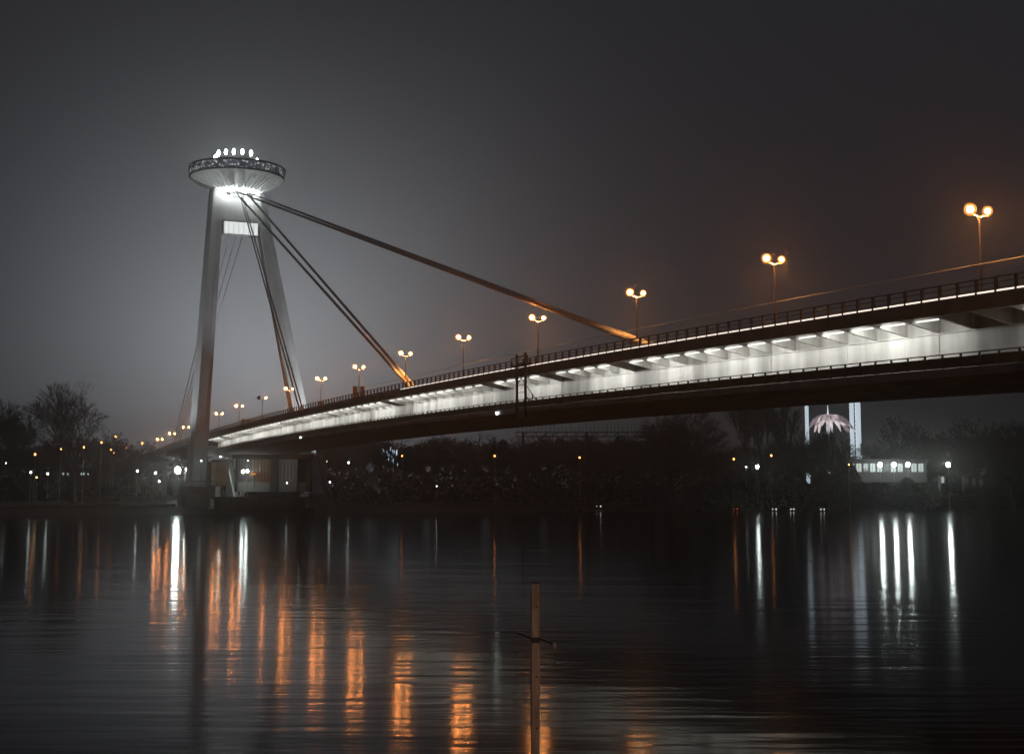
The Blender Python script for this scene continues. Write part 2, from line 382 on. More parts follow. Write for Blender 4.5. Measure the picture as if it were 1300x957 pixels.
# ------------------------------------------------------------------ saucer restaurant
SC = B(404.8, 0, 0); SC.z = 96.0
sa = thing('saucer_restaurant', SC, 'flying-saucer shaped restaurant with dark window band and lit conical underside on top of the pylon', 'restaurant')
Z = SC.z
q = MB().lathe(SC, [(6.2, .4), (7.2, .9), (13.2, 4.2), (14.1, 5.0)], 72, False)
un = q.build('underside', 'saucer', sa)
q = MB()
for k in range(48):
    a = 2 * pi * k / 48; c, s_ = math.cos(a), math.sin(a); t = Vector((-s_, c, 0)) * .09
    p = [SC + Vector((c * r, s_ * r, z)) for r, z in ((7.2, .86), (13.2, 4.16), (13.2, 3.9), (7.2, .45))]
    q.add([x - t for x in p] + [x + t for x in p], [(0, 1, 2, 3), (7, 6, 5, 4), (0, 4, 5, 1), (1, 5, 6, 2), (2, 6, 7, 3), (3, 7, 4, 0)])
q.build('ribs', 'saucer', un)
MB().lathe(SC, [(14.1, 5.0), (14.45, 5.15), (14.45, 5.5), (14.2, 5.6)], 72, False).build('lower_rim', 'dark_steel', sa, True)
wb = MB().lathe(SC, [(14.2, 5.6), (14.55, 7.7)], 72, False).build('window_band', 'band', sa)
q = MB()
for k in range(72):
    a = 2 * pi * k / 72; c, s_ = math.cos(a), math.sin(a)
    q.tube(SC + Vector((c * 14.25, s_ * 14.25, 5.6)), SC + Vector((c * 14.6, s_ * 14.6, 7.7)), .07, n=4)
q.build('mullions', 'dark_steel', wb)
MB().lathe(SC, [(14.55, 7.7), (14.8, 7.8), (14.7, 8.25), (12.5, 8.6), (6, 9.2), (.05, 9.4)], 72, False).build('roof', 'dark_steel', sa, True)
# core and its lamps
MB().lathe(SC, [(3.8, -1.2), (3.8, 1.2)], 24).build('core', 'pylon', sa, True)
MB().lathe(SC, [(5.9, -.2), (6.2, .4), (.05, .5)], 40).build('core_ring', 'saucer', sa)
for k in range(20):
    a = 2 * pi * (k + .5) / 20; c, s_ = math.cos(a), math.sin(a)
    MB().ball(SC + Vector((c * 6.75, s_ * 6.75, .15)), .36, 8, 6).build('ring_lamp', 'ring_lamp', sa)
for i in range(5):
    p = B(400.2, (i - 2) * 2.25, 94.9)
    MB().ball(p + Vector((0, 0, 0)), .36, 8, 6).build('neck_lamp', 'neck', py)
# roof masts with lamps
for ox, oy in ((-6.2, -2.6), (-4.9, -4.2), (-2.4, -5.6), (.1, -6.1), (2.6, -5.6), (5.0, -4.2), (5.6, 2.4), (0, 6.1), (-5.4, 3.2)):
    p = SC + Vector((ox, oy, 9.1 if oy < -3 else 8.2))
    o = MB().tube(p, p + Vector((0, 0, 2.2)), .09, n=6).build('lamp_mast', 'dark_steel', sa)
    MB().ball(p + Vector((0, 0, 3.0)), .46, 8, 6, 2.0).build('lantern', 'roof_lamp', o)

# ------------------------------------------------------------------ stay cables
def cable(a, b, r, label, sheath=0, m='cable', name='stay_cable', cat='cable', group='stay cables'):
    t = thing(name, b, label, cat, group)
    MB().tube(a, b, r, n=8).build('strand', m, t)
    if sheath:
        d = (a - b).normalized()
        MB().tube(b, b + d * sheath, r * 1.18, n=8).build('anchor_sleeve', 'sheath', t)
    return t
TOP = 402.5
for uA, nm, sh in ((138.5, 'long shallow stay reaching the deck nearest the viewer', 17), (231.5, 'middle stay slanting down to mid-deck', 15), (317, 'short steep stay in front of the far leg', 0)):
    for sg, which in ((-1, 'nearer'), (1, 'farther')):
        cable(B(TOP - 2.6, sg * (1.7 if uA < 300 else .35), 96.2), B(uA, sg * .42, zd(uA) + .1), .31 if uA < 300 else .22, which + ' dark cable of the ' + nm, sh)
for i, (x, nm) in enumerate(((-4.2, 'leftmost'), (-2.3, 'second from left'), (-.4, 'third from left'), (1.6, 'rightmost'))):
    cable(B(400.8, x, 84), B(468, -7.5 + i * .6, zd(468)), .13, nm + ' of the four thin pale back-stay cables hanging behind the near pylon leg', 0, 'thin_cable', 'back_stay', 'cable', 'thin back-stay cables')

# ------------------------------------------------------------------ bridge street lamps
def lamp_kids(u):
    z = zd(u) - .1
    t = thing('street_lamp', B(u, 0, z), 'x', 'street lamp', 'twin-globe street lamps along the bridge median', rz=math.atan2(D.y, D.x))
    H = 9.05 - .0
    q = MB(); q.tube(B(u, 0, z), B(u, 0, z + 3.6), .17, .15, 8); q.tube(B(u, 0, z + 3.6), B(u, 0, z + H - .4), .11, .08, 8)
    q.tube(B(u, 0, z), B(u, 0, z + .5), .26, .24, 8)
    pole = q.build('pole', 'pole', t)
    arms = []
    for sg in (-1, 1):
        q = MB(); q.tube(B(u, 0, z + H - .55), B(u, sg * .45, z + H - .38), .05, .05, 6); q.tube(B(u, sg * .45, z + H - .38), B(u, sg * .95, z + H - .36), .05, .05, 6)
        q.tube(B(u, sg * .95, z + H - .40), B(u, sg * .95, z + H - .20), .14, .2, 8)
        q.build('arm', 'pole', t)
    gl = []
    for sg in (-1, 1):
        g_ = MB().ball(B(u, sg * .95, z + H + .1), .54 if sg < 0 else .43, 14, 12).build('globe', 'opal', t, True); gl.append(g_)
        MB().ball(B(u, sg * .95, z + H + .1), .31 if sg < 0 else .24, 8, 6).build('bulb', 'globe', g_, True)
    L = bpy.data.lights.new('lamp_light', 'SPOT'); L.energy = 2400; L.color = (1, .45, .14); L.spot_size = math.radians(164); L.spot_blend = .25; L.shadow_soft_size = .15
    o = bpy.data.objects.new('lamp_light', L); COL.objects.link(o); o.parent = t; o.location = (0, 0, H - .1)
    return t, gl
first, gl = lamp_kids(87.8)
def kidsof(t): return [(ch, [g for g in bpy.data.objects if g.parent == ch]) for ch in bpy.data.objects if ch.parent == t]
kl = kidsof(first)
names = ['nearest the right edge of the photo', 'second from the right, above the long stay side of the deck', 'third from the right, over the long stay anchorage', 'fourth from the right, beside the ladder mast',
         'fifth from the right, midway between the two stay anchorages', 'sixth from the right, right above the middle stay anchorage', 'seventh from the right, with two orange banners below it', 'eighth from the right, with a small orange sign on its pole',
         'ninth from the right, in front of the far pylon leg', 'tenth from the right, with only its right globe lit', 'between the pylon legs, second right of the near leg', 'between the pylon legs, first right of the near leg',
         'mostly hidden behind the near pylon leg', 'first left of the near pylon leg', 'second left of the near pylon leg', 'third left of the near pylon leg']
LAMPS = []
for i, nm in enumerate(names):
    u = 87.8 + 30.6 * i
    t = first if i == 0 else copies(first, kl)
    t.location = B(u, 0, zd(u) - .1)
    t['label'] = 'twin-globe orange street lamp ' + nm
    LAMPS.append(t)
    if i >= 9:
        for ch in list(bpy.data.objects):
            if ch.parent == t and ch.type == 'LIGHT': bpy.data.objects.remove(ch)
for ch in list(bpy.data.objects):
    if ch.parent == LAMPS[9] and ch.name.startswith('globe'):
        # local y = -across: the left globe (nearer edge) is dead
        if sum(v.co.y for v in ch.data.vertices) > 0:
            ch.data = ch.data.copy(); ch.data.materials[0] = M['dead_globe']; ch['label'] = 'unlit globe'
            for g_ in list(bpy.data.objects):
                if g_.parent == ch: bpy.data.objects.remove(g_)
# banners on the seventh lamp, a small sign on the eighth
def banner(u, l0, l1, z0, z1, label):
    q = MB(); q.bbox(u - .03, u + .03, l0, l1, z0, z1)
    t = thing('banner', B(u, (l0 + l1) / 2, z0), label, 'banner', 'orange banners on the bridge lamps')
    q.build('cloth', 'banner', t)
    MB().tube(B(u, l0, z1 + .03), B(u, l1, z1 + .03), .03, n=5).build('rod', 'pole', t)
    for l in (l0 + .1, l1 - .1): MB().tube(B(u, l, z1 + .03), B(u, l, z1 + 3.4), .015, n=4).build('hanger', 'pole', t)
u = 87.8 + 30.6 * 6 ; z = zd(u)
banner(u, -1.35, -.35, z + 2.0, z + 4.9, 'left orange banner hanging under the seventh street lamp from the right')
banner(u, .25, 1.2, z + 2.0, z + 4.9, 'right orange banner hanging under the seventh street lamp from the right')
u = 87.8 + 30.6 * 7; z = zd(u)
banner(u, -.75, .75, z + 2.9, z + 3.7, 'small orange sign on the eighth street lamp from the right')

# white van on the deck near the pylon
def vehicle(name, base, rz, L, W, H, m, label, cat, group=None, heads=True):
    t = thing(name, base, label, cat, group, rz)
    R = ROOTM[t]
    def T(x, y, z): return R @ Vector((x, y, z))
    q = MB(); bx = [(-L / 2, .35), (-L / 2, H * .55), (-L * .36, H * .62), (-L * .26, H), (L * .46, H), (L / 2, H * .6), (L / 2, .35)] if H > 1.8 else \
        [(-L / 2, .35), (-L / 2, H * .5), (-L * .24, H * .6), (-L * .10, H), (L * .26, H), (L * .40, H * .62), (L / 2, H * .55), (L / 2, .35)]
    n = len(bx)
    q.add([T(x, -W / 2, z) for x, z in bx] + [T(x, W / 2, z) for x, z in bx], [tuple(range(n)), tuple(range(n, 2 * n))[::-1]] + [(i, (i + 1) % n, n + (i + 1) % n, n + i) for i in range(n)])
    q.build('body', m, t)
    for sy in (-1, 1):
        y = sy * (W / 2 + .004)
        MB().hexa([T(-L * .2, y, H * .64), T(L * .2, y, H * .64), T(L * .2, y + sy * .01, H * .64), T(-L * .2, y + sy * .01, H * .64), T(-L * .12, y, H * .92), T(L * .2, y, H * .92), T(L * .2, y + sy * .01, H * .92), T(-L * .12, y + sy * .01, H * .92)]).build('side_window', 'glass', t)
        for x in (-L * .31, L * .31):
            MB().tube(T(x, sy * (W / 2 - .22), .34), T(x, sy * (W / 2 + .02), .34), .34, n=12).build('wheel', 'bus_rubber', t)
        MB().tube(T(-L / 2 - .04, sy * W * .36, H * .42), T(-L / 2 + .02, sy * W * .36, H * .42), .13, n=8).build('headlight', 'car_white' if heads else 'glass', t)
        MB().tube(T(L / 2 - .02, sy * W * .38, H * .45), T(L / 2 + .04, sy * W * .38, H * .45), .10, n=8).build('tail_light', 'tail_red', t)
    return t
RZD = math.atan2(D.y, D.x)
vehicle('van', B(352, -6.5, zd(352) - .1), RZD, 5.2, 2.0, 2.5, 'white_paint', 'white van crossing the bridge deck just right of the pylon', 'van')

# ------------------------------------------------------------------ ladder mast on the near edge
lm = thing('ladder_mast', B(160.5, -AX - .6, 16.4), 'dark steel ladder mast fixed to the near side of the bridge between both railings', 'mast', rz=RZD)
for uu_ in (158.9, 161.7):
    MB().bbox(uu_ - .14, uu_ + .14, -AX - .75, -AX - .47, zd(160) - 6.6, zd(160) + 1.75).build('upright', 'dark_steel', lm)
for k in range(9):
    z = zd(160) - 6.2 + k * .95
    MB().tube(B(158.9, -AX - .6, z), B(161.7, -AX - .6, z), .05, n=5).build('rung', 'dark_steel', lm)
q = MB(); q.bbox(157.6, 163.0, -AX - .9, -AX - .2, zd(160) + .05, zd(160) + .32)
q.bbox(157.6, 157.75, -AX - .9, -AX - .8, zd(160) + .32, zd(160) + 1.3); q.bbox(162.85, 163.0, -AX - .9, -AX - .8, zd(160) + .32, zd(160) + 1.3); q.bbox(157.6, 163, -AX - .9, -AX - .82, zd(160) + 1.2, zd(160) + 1.3)
q.build('platform', 'dark_steel', lm)
q = MB(); z = zd(160) - 5.3
for a, c in (((158.9, z), (154.6, z)), ((154.6, z), (158.9, z + 2.9)), ((156.8, z), (158.9, z + 1.5)), ((156.6, z + 1.5), (156.8, z)), ((158.9, z + 3.0), (161.7, z + 4.6)), ((161.7, z + 3.0), (158.9, z + 4.6))):
    q.tube(B(a[0], -AX - .6, a[1]), B(c[0], -AX - .6, c[1]), .06, n=5)
q.build('brace', 'dark_steel', lm)
nl = thing('navigation_light', B(169.5, -AX - .25, zd(169) - 6.2), 'small white navigation light on the lower walkway edge beside the ladder mast', 'light')
MB().tube(B(169.5, -AX - .25, zd(169) - 6.3), B(169.5, -AX - .25, zd(169) - 5.9), .07, n=6).build('bracket', 'dark_steel', nl)
MB().ball(B(169.5, -AX - .25, zd(169) - 5.72), .19, 8, 6).build('lens', 'far_white', nl)
nl = thing('navigation_light', B(278, -AX - .25, zd(278) - 6.0), 'tiny white light on the lower walkway edge below the orange banners', 'light')
MB().tube(B(278, -AX - .25, zd(278) - 6.2), B(278, -AX - .25, zd(278) - 5.9), .07, n=6).build('bracket', 'dark_steel', nl)
MB().ball(B(278, -AX - .25, zd(278) - 5.7), .16, 8, 6).build('lens', 'far_white', nl)

# ------------------------------------------------------------------ under the pylon: piers, pavilion, platform
def bthing(name, u, l, z, label, cat, group=None): return thing(name, B(u, l, z), label, cat, group, RZD)
def at(x, y, Y): return Vector(((x - PX) / F * Y, Y, HZ(y, Y)))
def pxbox(mb, x0, x1, y0, y1, Y, depth):  # upright slab facing the river at distance Y, real depth behind it
    X0, X1 = (x0 - PX) / F * Y, (x1 - PX) / F * Y; z0, z1 = HZ(y1, Y), HZ(y0, Y)
    return mb.box((X0, Y, z0), (X1, Y + depth, z1))
t = bthing('bridge_pier', 392, 0, 2, 'white V-shaped pier lit from below under the end of the girder', 'pier')
for sg in (-1, 1):
    q = MB(); q.hexa([B(391, sg * .3 - .5, 2), B(391, sg * .3 + .5, 2), B(392.6, sg * .3 + .5, 2), B(392.6, sg * .3 - .5, 2), B(391, sg * 3.2 - .6, 15.4), B(391, sg * 3.2 + .6, 15.4), B(392.6, sg * 3.2 + .6, 15.4), B(392.6, sg * 3.2 - .6, 15.4)])
    q.build('strut', 'white_paint', t)
MB().bbox(390, 393.6, -4.2, 4.2, 15.42, 16).build('bearing_beam', 'concrete', t)
for uu_, lab in ((430, 'plain concrete pier under the approach deck, first behind the pylon'), (475, 'plain concrete pier under the approach deck, second behind the pylon'), (520, 'plain concrete pier under the approach deck, third behind the pylon'), (565, 'plain concrete pier under the approach deck, farthest behind the pylon')):
    t = bthing('approach_pier', uu_, 0, 2, lab, 'pier', 'concrete piers under the approach deck')
    MB().bbox(uu_ - .8, uu_ + .8, -6, -4, 2, zd(uu_) - 1.9).build('column', 'concrete', t)
    MB().bbox(uu_ - .8, uu_ + .8, 4, 6, 2, zd(uu_) - 1.9).build('column', 'concrete', t)
    MB().bbox(uu_ - 1.1, uu_ + 1.1, -8.5, 8.5, zd(uu_) - 1.88, zd(uu_) - .75).build('cap_beam', 'concrete', t)

YP = 372.0
pav = thing('riverside_pavilion', G(345, YP, 2.2), 'low glazed pavilion with dark piers under the end of the bridge, right of the pylon', 'pavilion')
for x0, x1 in ((300, 303), (344, 355), (378, 380), (390, 395)):
    pxbox(MB(), x0, x1, 582, 624, YP, 3.0).build('pier', 'roof', pav)
pxbox(MB(), 296, 398, 577, 582.0, YP - .6, 12).build('roof', 'roof', pav)
for x0, x1, m in ((303.2, 322, 'dim_window'), (322.4, 343.8, 'warm_window'), (355.4, 377.8, 'dim_window'), (380.4, 389.8, 'roof')):
    w_ = pxbox(MB(), x0, x1, 583, 612, YP + 1.0, .15).build('window', m, pav)
    q = MB()
    for k in range(5): 
        x = x0 + (x1 - x0) * (k + .5) / 5; pxbox(q, x - .5, x + .5, 583, 612, YP + .8, .15)
    q.build('frame', 'dark_steel', w_)
pxbox(MB(), 303.2, 390, 612.2, 624, YP + .4, .6).build('plinth', 'concrete', pav)
aw = thing('orange_awning', G(325, YP - 2, HZ(610, YP)), 'round orange lit awning in the pavilion front beside two white lamps', 'awning')
p = at(325, 603, YP - 2)
MB().lathe(p, [(1.3, 0), (1.25, .3), (.8, .8), (.1, 1.0)], 20).build('canopy', 'banner', aw, True)
MB().tube(at(325, 618, YP - 2), p, .08, n=6).build('pole', 'dark_steel', aw)
# brown abutment right of the pavilion
solo(pxbox(MB(), 393.5, 411, 578, 620, 385, 8), 'abutment', 'brown_wall', G(402, 385, 2), 'brown concrete abutment at the right end of the pavilion', 'abutment')
# entrance block left of the V pier
eb = thing('entrance_block', G(266, 368, 2), 'brown stair entrance block with a wide opening beside the near pylon leg', 'building')
pxbox(MB(), 258, 270, 586, 616, 368, 7).build('wall', 'brown_wall', eb)
pxbox(MB(), 270.1, 292, 583.5, 587, 368, 7).build('lintel', 'brown_wall', eb)
pxbox(MB(), 270.1, 292, 587.2, 616, 374, .4).build('back_wall', 'brown_wall', eb)
# terrace in front of the pylon with picket railing
tr = thing('terrace_wall', G(255, 361, 1.5), 'grey concrete terrace wall in front of the pylon foot with upright pickets on top', 'wall')
pxbox(MB(), 231, 276, 617.5, 633, 361, 6).build('wall', 'concrete', tr)
q = MB()
for k in range(26): pxbox(q, 232 + k * 1.72, 232.6 + k * 1.72, 611, 617.5, 361.2, .1)
pxbox(q, 231, 276, 610.3, 611.2, 361.2, .1)
q.build('railing', 'concrete', tr)
# dark moored pontoon
pt = thing('moored_pontoon', G(335, 343, -.2), 'black flat-roofed moored pontoon at the water edge below the pavilion', 'pontoon')
q = MB(); q.box(((272 - PX) / F * 343, 338, -.3), ((398 - PX) / F * 343, 347, 1.6)); q.build('hull', 'roof', pt)
q = MB(); q.box(((278 - PX) / F * 343, 339.5, 1.61), ((392 - PX) / F * 343, 346, 4.2)); q.build('cabin', 'roof', pt)
q = MB(); q.box(((275 - PX) / F * 343, 338.8, 4.21), ((395 - PX) / F * 343, 346.5, 4.5)); q.build('roof', 'roof', pt)
q = MB()
for k in range(13):
    x = 281 + k * 8.6; q.box(((x - PX) / F * 343, 339.40, 2.3), ((x + 4.2 - PX) / F * 343, 339.49, 3.5))
q.build('cabin_windows', 'glass', pt)
# lit soffit piece and small lamps around the pylon foot
def lampball(x, y, Y, r, m, label, name='park_lamp', cat='lamp', group=None, pole=True, lz=None):
    p = at(x, y, Y); base = Vector((p.x, p.y, gz(p)))
    if m in ('far_white', 'far_orange'): r *= .8
    if not pole: base = p - Vector((0, 0, r * 2.2))
    t = thing(name, base, label, cat, group)
    if pole:
        MB().tube(base, p - Vector((0, 0, r)), .09, .06, 6).build('pole', 'pole', t)
    else: MB().tube(base, p - Vector((0, 0, r * .8)), .08, n=6).build('bracket', 'dark_steel', t)
    MB().ball(p, r, 10, 8, 1.2).build('lantern', m, t, True)
    MB().lathe(p + Vector((0, 0, r * 1.21)), [(r * .8, 0), (r * .1, r * .35)], 10).build('cap', 'dark_steel', t)
    return t
fl = lampball(227.5, 597, 395, .8, 'flood', 'blinding white floodlight on a mast left of the pylon foot', 'floodlight', 'floodlight')
lampball(239, 596, 372, .3, 'lamp_white', 'small white lamp close to the left side of the near pylon foot')
lampball(257, 585, 364, .22, 'far_white', 'tiny white lamp close to the right side of the near pylon leg', pole=True)
lampball(281.5, 578.5, 385, .34, 'lamp_white', 'left of two white lamps under the end of the girder', 'underdeck_lamp', 'lamp', 'white lamps under the girder end', False)
lampball(285.5, 577.5, 385, .34, 'lamp_white', 'right of two white lamps under the end of the girder', 'underdeck_lamp', 'lamp', 'white lamps under the girder end', False)
lampball(310, 598.5, 366, .36, 'lamp_dim', 'left of two white lamps in front of the pavilion')
lampball(315.5, 598, 366, .36, 'lamp_dim', 'right of two white lamps in front of the pavilion')
lampball(366, 613, 362, .18, 'far_white', 'tiny white lamp low in front of the pavilion glazing')
lampball(316, 585, 366, .15, 'far_white', 'faint white lamp just under the pavilion roof')
# floodlight brackets that light the pylon legs
def spot(name, loc, target, power, col, ang, r=.3, blend=.6, label='', parent_label=True):
    t = thing(name, loc, label, 'floodlight', 'floodlights aimed at the pylon')
    d = (Vector(target) - Vector(loc)).normalized()
    MB().tube(Vector(loc) - d * .5, Vector(loc) - d * .05, .25, .4, 10).build('housing', 'dark_steel', t)
    MB().tube(Vector(loc) + Vector((0, 0, -1.0)) - d * .3, Vector(loc) - d * .3, .08, n=6).build('bracket', 'dark_steel', t)
    L = bpy.data.lights.new('flood_beam', 'SPOT'); L.energy = power; L.color = col; L.spot_size = math.radians(ang); L.spot_blend = blend; L.shadow_soft_size = r
    o = bpy.data.objects.new('flood_beam', L); COL.objects.link(o); o.parent = t
    o.rotation_euler = d.to_track_quat('-Z', 'Y').to_euler(); o.location = d * .05
    return t
spot('floodlight_fitting', B(362, -55, 4.0), B(388, -11, 55), 80000, (.9, .97, 1), 50, label='floodlight fitting on the bank aimed at the near pylon leg')
spot('floodlight_fitting', B(350, 30, 5.0), B(383, 13, 42), 170000, (.9, .97, 1), 44, label='floodlight fitting on the bank aimed at the far pylon leg')

# ------------------------------------------------------------------ left bank: parapet, fence, lamps
wl = thing('parapet_wall', G(100, 362, 2), 'low pale parapet along the promenade left of the pylon', 'wall')
q = MB()
for x0, x1 in ((0, 54), (56, 118), (119.5, 156), (158, 226)):
    p0, p1 = G(x0, 368), G(x1, 368)
    q = MB()
    a = p0 + D * 0; b_ = p1
    def onbank(x):                # point of the bank line u=BANK+13.4 at bearing x
        k = (x - PX) / F; Y = (BANK + 13.4) / (D.x * k + D.y); return Vector((k * Y, Y, 0))
    a, b_ = onbank(x0), onbank(x1); n_ = D * .35
    q.hexa([a + Vector((0, 0, 1.6)), b_ + Vector((0, 0, 1.6)), b_ + n_ + Vector((0, 0, 1.6)), a + n_ + Vector((0, 0, 1.6)), a + Vector((0, 0, 2.55)), b_ + Vector((0, 0, 2.55)), b_ + n_ + Vector((0, 0, 2.55)), a + n_ + Vector((0, 0, 2.55))])
    q.build('wall_section', 'path', wl)
fe = thing('picket_fence', onbank(170) + Vector((0, 0, 2)), 'pale picket fence standing on the promenade left of the pylon', 'fence')
q = MB()
for k in range(52):
    x = 112 + k * 2.0
    if 151 < x < 159: continue
    p = onbank(x) + D * 1.5
    q.box((p.x - .12, p.y - .05, 2.0), (p.x + .12, p.y + .05, 4.6))
q.build('pickets', 'path', fe)
q = MB()
for z in (2.9, 4.1):
    for x0, x1 in ((112, 150), (160, 214)):
        a, b_ = onbank(x0) + D * 1.6, onbank(x1) + D * 1.6
        q.hexa([a + Vector((0, 0, z)), b_ + Vector((0, 0, z)), b_ + D * .06 + Vector((0, 0, z)), a + D * .06 + Vector((0, 0, z)), a + Vector((0, 0, z + .12)), b_ + Vector((0, 0, z + .12)), b_ + D * .06 + Vector((0, 0, z + .12)), a + D * .06 + Vector((0, 0, z + .12))])
q.build('rails', 'path', fe)

GW, GO = 'white park lamps on the far bank', 'orange street lamps on the far bank'
for x, y, Y, r, m, lab in (
    (42, 599.5, 385, .34, 'far_white', 'white park lamp at the foot of the leftmost trees'),
    (63.5, 601.5, 385, .34, 'far_white', 'white park lamp just left of the tall left tree'),
    (49.5, 606, 380, .2, 'far_yellow', 'small yellow park lamp between two white ones left of the tall tree'),
    (10, 588, 420, .18, 'far_white', 'faint white lamp at the left edge of the photo'),
    (176.5, 598, 378, .34, 'far_white', 'white park lamp at the left end of the long picket fence'),
    (199.5, 600.5, 378, .34, 'far_white', 'white park lamp left of the floodlight mast'),
    (204.5, 611, 374, .3, 'far_white', 'low white park lamp left of the floodlight mast')):
    lampball(x, y, Y, r, m, lab, 'park_lamp', 'lamp', GW)
for x, y, Y, r, lab in (
    (46.5, 577, 389, 0.33, 'orange street lamp among the leftmost trees'), (79, 570.5, 389, 0.23, 'dim orange street lamp left of the tall tree trunk'),
    (108, 568, 389, 0.28, 'orange street lamp right of the tall tree trunk'), (130, 562, 389, 0.28, 'orange street lamp over the bushes left of the ramp'),
    (142.5, 571.5, 415, 0.31, 'orange street lamp low in the bushes left of the ramp'), (146, 575, 415, 0.22, 'lowest orange street lamp in the bushes left of the ramp'),
    (148, 554.5, 640, .62, 'brightest orange street lamp above the bushes left of the ramp'), (162, 569, 620, .46, 'left lamp of the close orange pair where the ramp meets the trees'),
    (166.8, 571, 620, .46, 'right lamp of the close orange pair where the ramp meets the trees'), (181.5, 563, 640, .6, 'single orange street lamp over the ramp left of the pylon'),
    (202.5, 577, 480, .42, 'orange street lamp below the ramp left of the pylon'),
    (511, 579, 396, 0.23, 'orange lamp right of the blue lit frame behind the trees'), (628, 579, 396, 0.27, 'orange lamp alone in the dark trees mid photo'),
    (735.5, 581, 396, 0.27, 'orange lamp in the dark trees below the truss'), (930.5, 583, 396, 0.30, 'orange lamp in the trees left of the poplars'),
    (978, 578.5, 396, 0.30, 'orange lamp in the trees right of the poplars'), (1076, 590, 396, 0.23, 'orange lamp left of the row of lit windows')):
    lampball(x, y, Y, r, 'far_orange', lab, 'street_lamp', 'street lamp', GO)
for x, y, Y, r, m, lab in (
    (415.5, 586, 420, .2, 'far_white', 'small white lamp right of the brown abutment'), (443.5, 587.5, 420, .32, 'far_white', 'white lamp between the abutment and the blue lit frame'),
    (420, 612, 400, .26, 'far_white', 'low white lamp right of the pavilion'), (946, 593, 440, .36, 'far_white', 'smaller white lamp of the pair below the poplars'),
    (960, 592.5, 440, .5, 'lamp_dim', 'bright white lamp of the pair below the poplars'), (1299, 599, 440, .3, 'far_white', 'white lamp at the right edge of the photo'),
    (1230, 582, 440, .15, 'far_white', 'faint white lamp in the right hand trees'), (555, 617, 390, .16, 'far_white', 'faint white bollard lamp on the dark bank mid photo')):
    lampball(x, y, Y, r, m, lab, 'park_lamp', 'lamp', GW)
for x, lab in ((1115.5, 'leftmost of the three big white lamps by the lit pavilion'), (1133, 'middle of the three big white lamps by the lit pavilion'), (1150.5, 'rightmost of the three big white lamps by the lit pavilion'), (1201.5, 'big white lamp standing alone right of the lit pavilion')):
    lampball(x, 590, 425, .62, 'plaza', lab, 'plaza_lamp', 'lamp', 'big white lamps on the right bank')

# ------------------------------------------------------------------ right bank buildings
rb = thing('lit_pavilion', G(1115, 432, 2.6), 'long low pavilion with a row of lit windows on the right bank', 'building')
pxbox(MB(), 1066, 1174, 586, 612, 434, 9).build('wall', 'roof', rb)
pxbox(MB(), 1063, 1177, 583, 586, 432.5, 11).build('roof', 'roof', rb)
for k in range(12):
    x = 1068 + k * 8.7
    w_ = pxbox(MB(), x, x + 6.2, 588.5, 599, 433.9, .08).build('window', 'cool_window' if k % 3 else 'dim_window', rb)
    pxbox(MB(), x + 2.9, x + 3.3, 588.5, 599, 433.8, .08).build('frame', 'dark_steel', w_)
for x, y0, y1, lab in ((1194, 604, 613, 'small brightly lit kiosk window box below the lone white lamp'), (1203, 607, 612, 'smaller dim kiosk right of the bright one below the lone white lamp'), (1224, 606, 615, 'left kiosk of the dim trio at the far right bank'), (1233, 606, 616, 'middle kiosk of the dim trio at the far right bank'), (1242, 608, 616, 'right kiosk of the dim trio at the far right bank')):
    k_ = thing('kiosk', G(x, 420, 2.3), lab, 'kiosk', 'small kiosks on the right bank')
    pxbox(MB(), x - 2.6, x + 2.6, y0, 624, 420, 2.4).build('wall', 'roof', k_)
    pxbox(MB(), x - 1.8, x + 1.8, y0 + 1, y1, 419.9, .08).build('window', 'cool_window' if x == 1194 else 'dim_window', k_)
    pxbox(MB(), x - 3.2, x + 3.2, y0 - 1.2, y0 - .05, 419.6, 3.2).build('roof', 'roof', k_)
# left far building with small lit windows
lb = thing('low_building', G(100, 470, 3), 'long dark low building with a few lit windows behind the tall left tree', 'building')
pxbox(MB(), 76, 126, 594, 616, 470, 9).build('wall', 'roof', lb)
for x in (83, 88.5, 95, 106, 109, 114.5):
    pxbox(MB(), x - 1, x + 1, 600, 603, 469.9, .08).build('window', 'cool_window', lb)

# fun-fair rides behind the right trees
rd = thing('tower_ride', G(1087, 520, 3), 'tall twin white lit columns of a tower ride behind the right trees', 'ride')
for x0, x1 in ((1079.5, 1084), (1086.5, 1092.5)):
    pxbox(MB(), x0, x1, 498, 616, 520, 1.4).build('column', 'ride_white', rd)
q = MB()
for k in range(22): pxbox(q, 1084.05, 1086.45, 500 + k * 5, 501 + k * 5, 520.3, .5)
q.build('lattice', 'dark_steel', rd)
md = thing('light_mast', G(1024.5, 510, 3), 'slender white lit mast among the trees left of the pink ride', 'mast')
pxbox(MB(), 1022.5, 1026.5, 505, 616, 510, 1.0).build('shaft', 'ride_white', md)
pxbox(MB(), 1019, 1030, 500, 504.9, 509.6, 2).build('head', 'roof', md)
mr = thing('mushroom_ride', G(1050, 515, 3), 'pink and white lit drooping canopy ride with arms behind the right trees', 'ride')
p = at(1051, 545, 515)
for k in range(11):
    a_ = 2 * pi * (k + .5 * math.sin(k * 5.3)) / 11 + .2; c = Vector((math.cos(a_), math.sin(a_), 0)); q = MB(); pp = None
    R_k = 7.2 + 1.6 * math.sin(k * 2.1) + (1.6 if c.x > .5 else 0)
    for j in range(8):
        t_ = j / 7; n_ = p + c * (R_k * t_) + Vector((0, 0, 4.2 + 1.0 * math.sin(t_ * 2.2) - 6.2 * t_ ** 2.2))
        if pp is not None: q.tube(pp, n_, .95 * math.sin(.5 + 2.4 * t_) + .25, .95 * math.sin(.5 + 2.4 * (t_ + .14)) + .25, 7, False)
        pp = n_
    q.build('petal', 'ride_pink', mr, True)
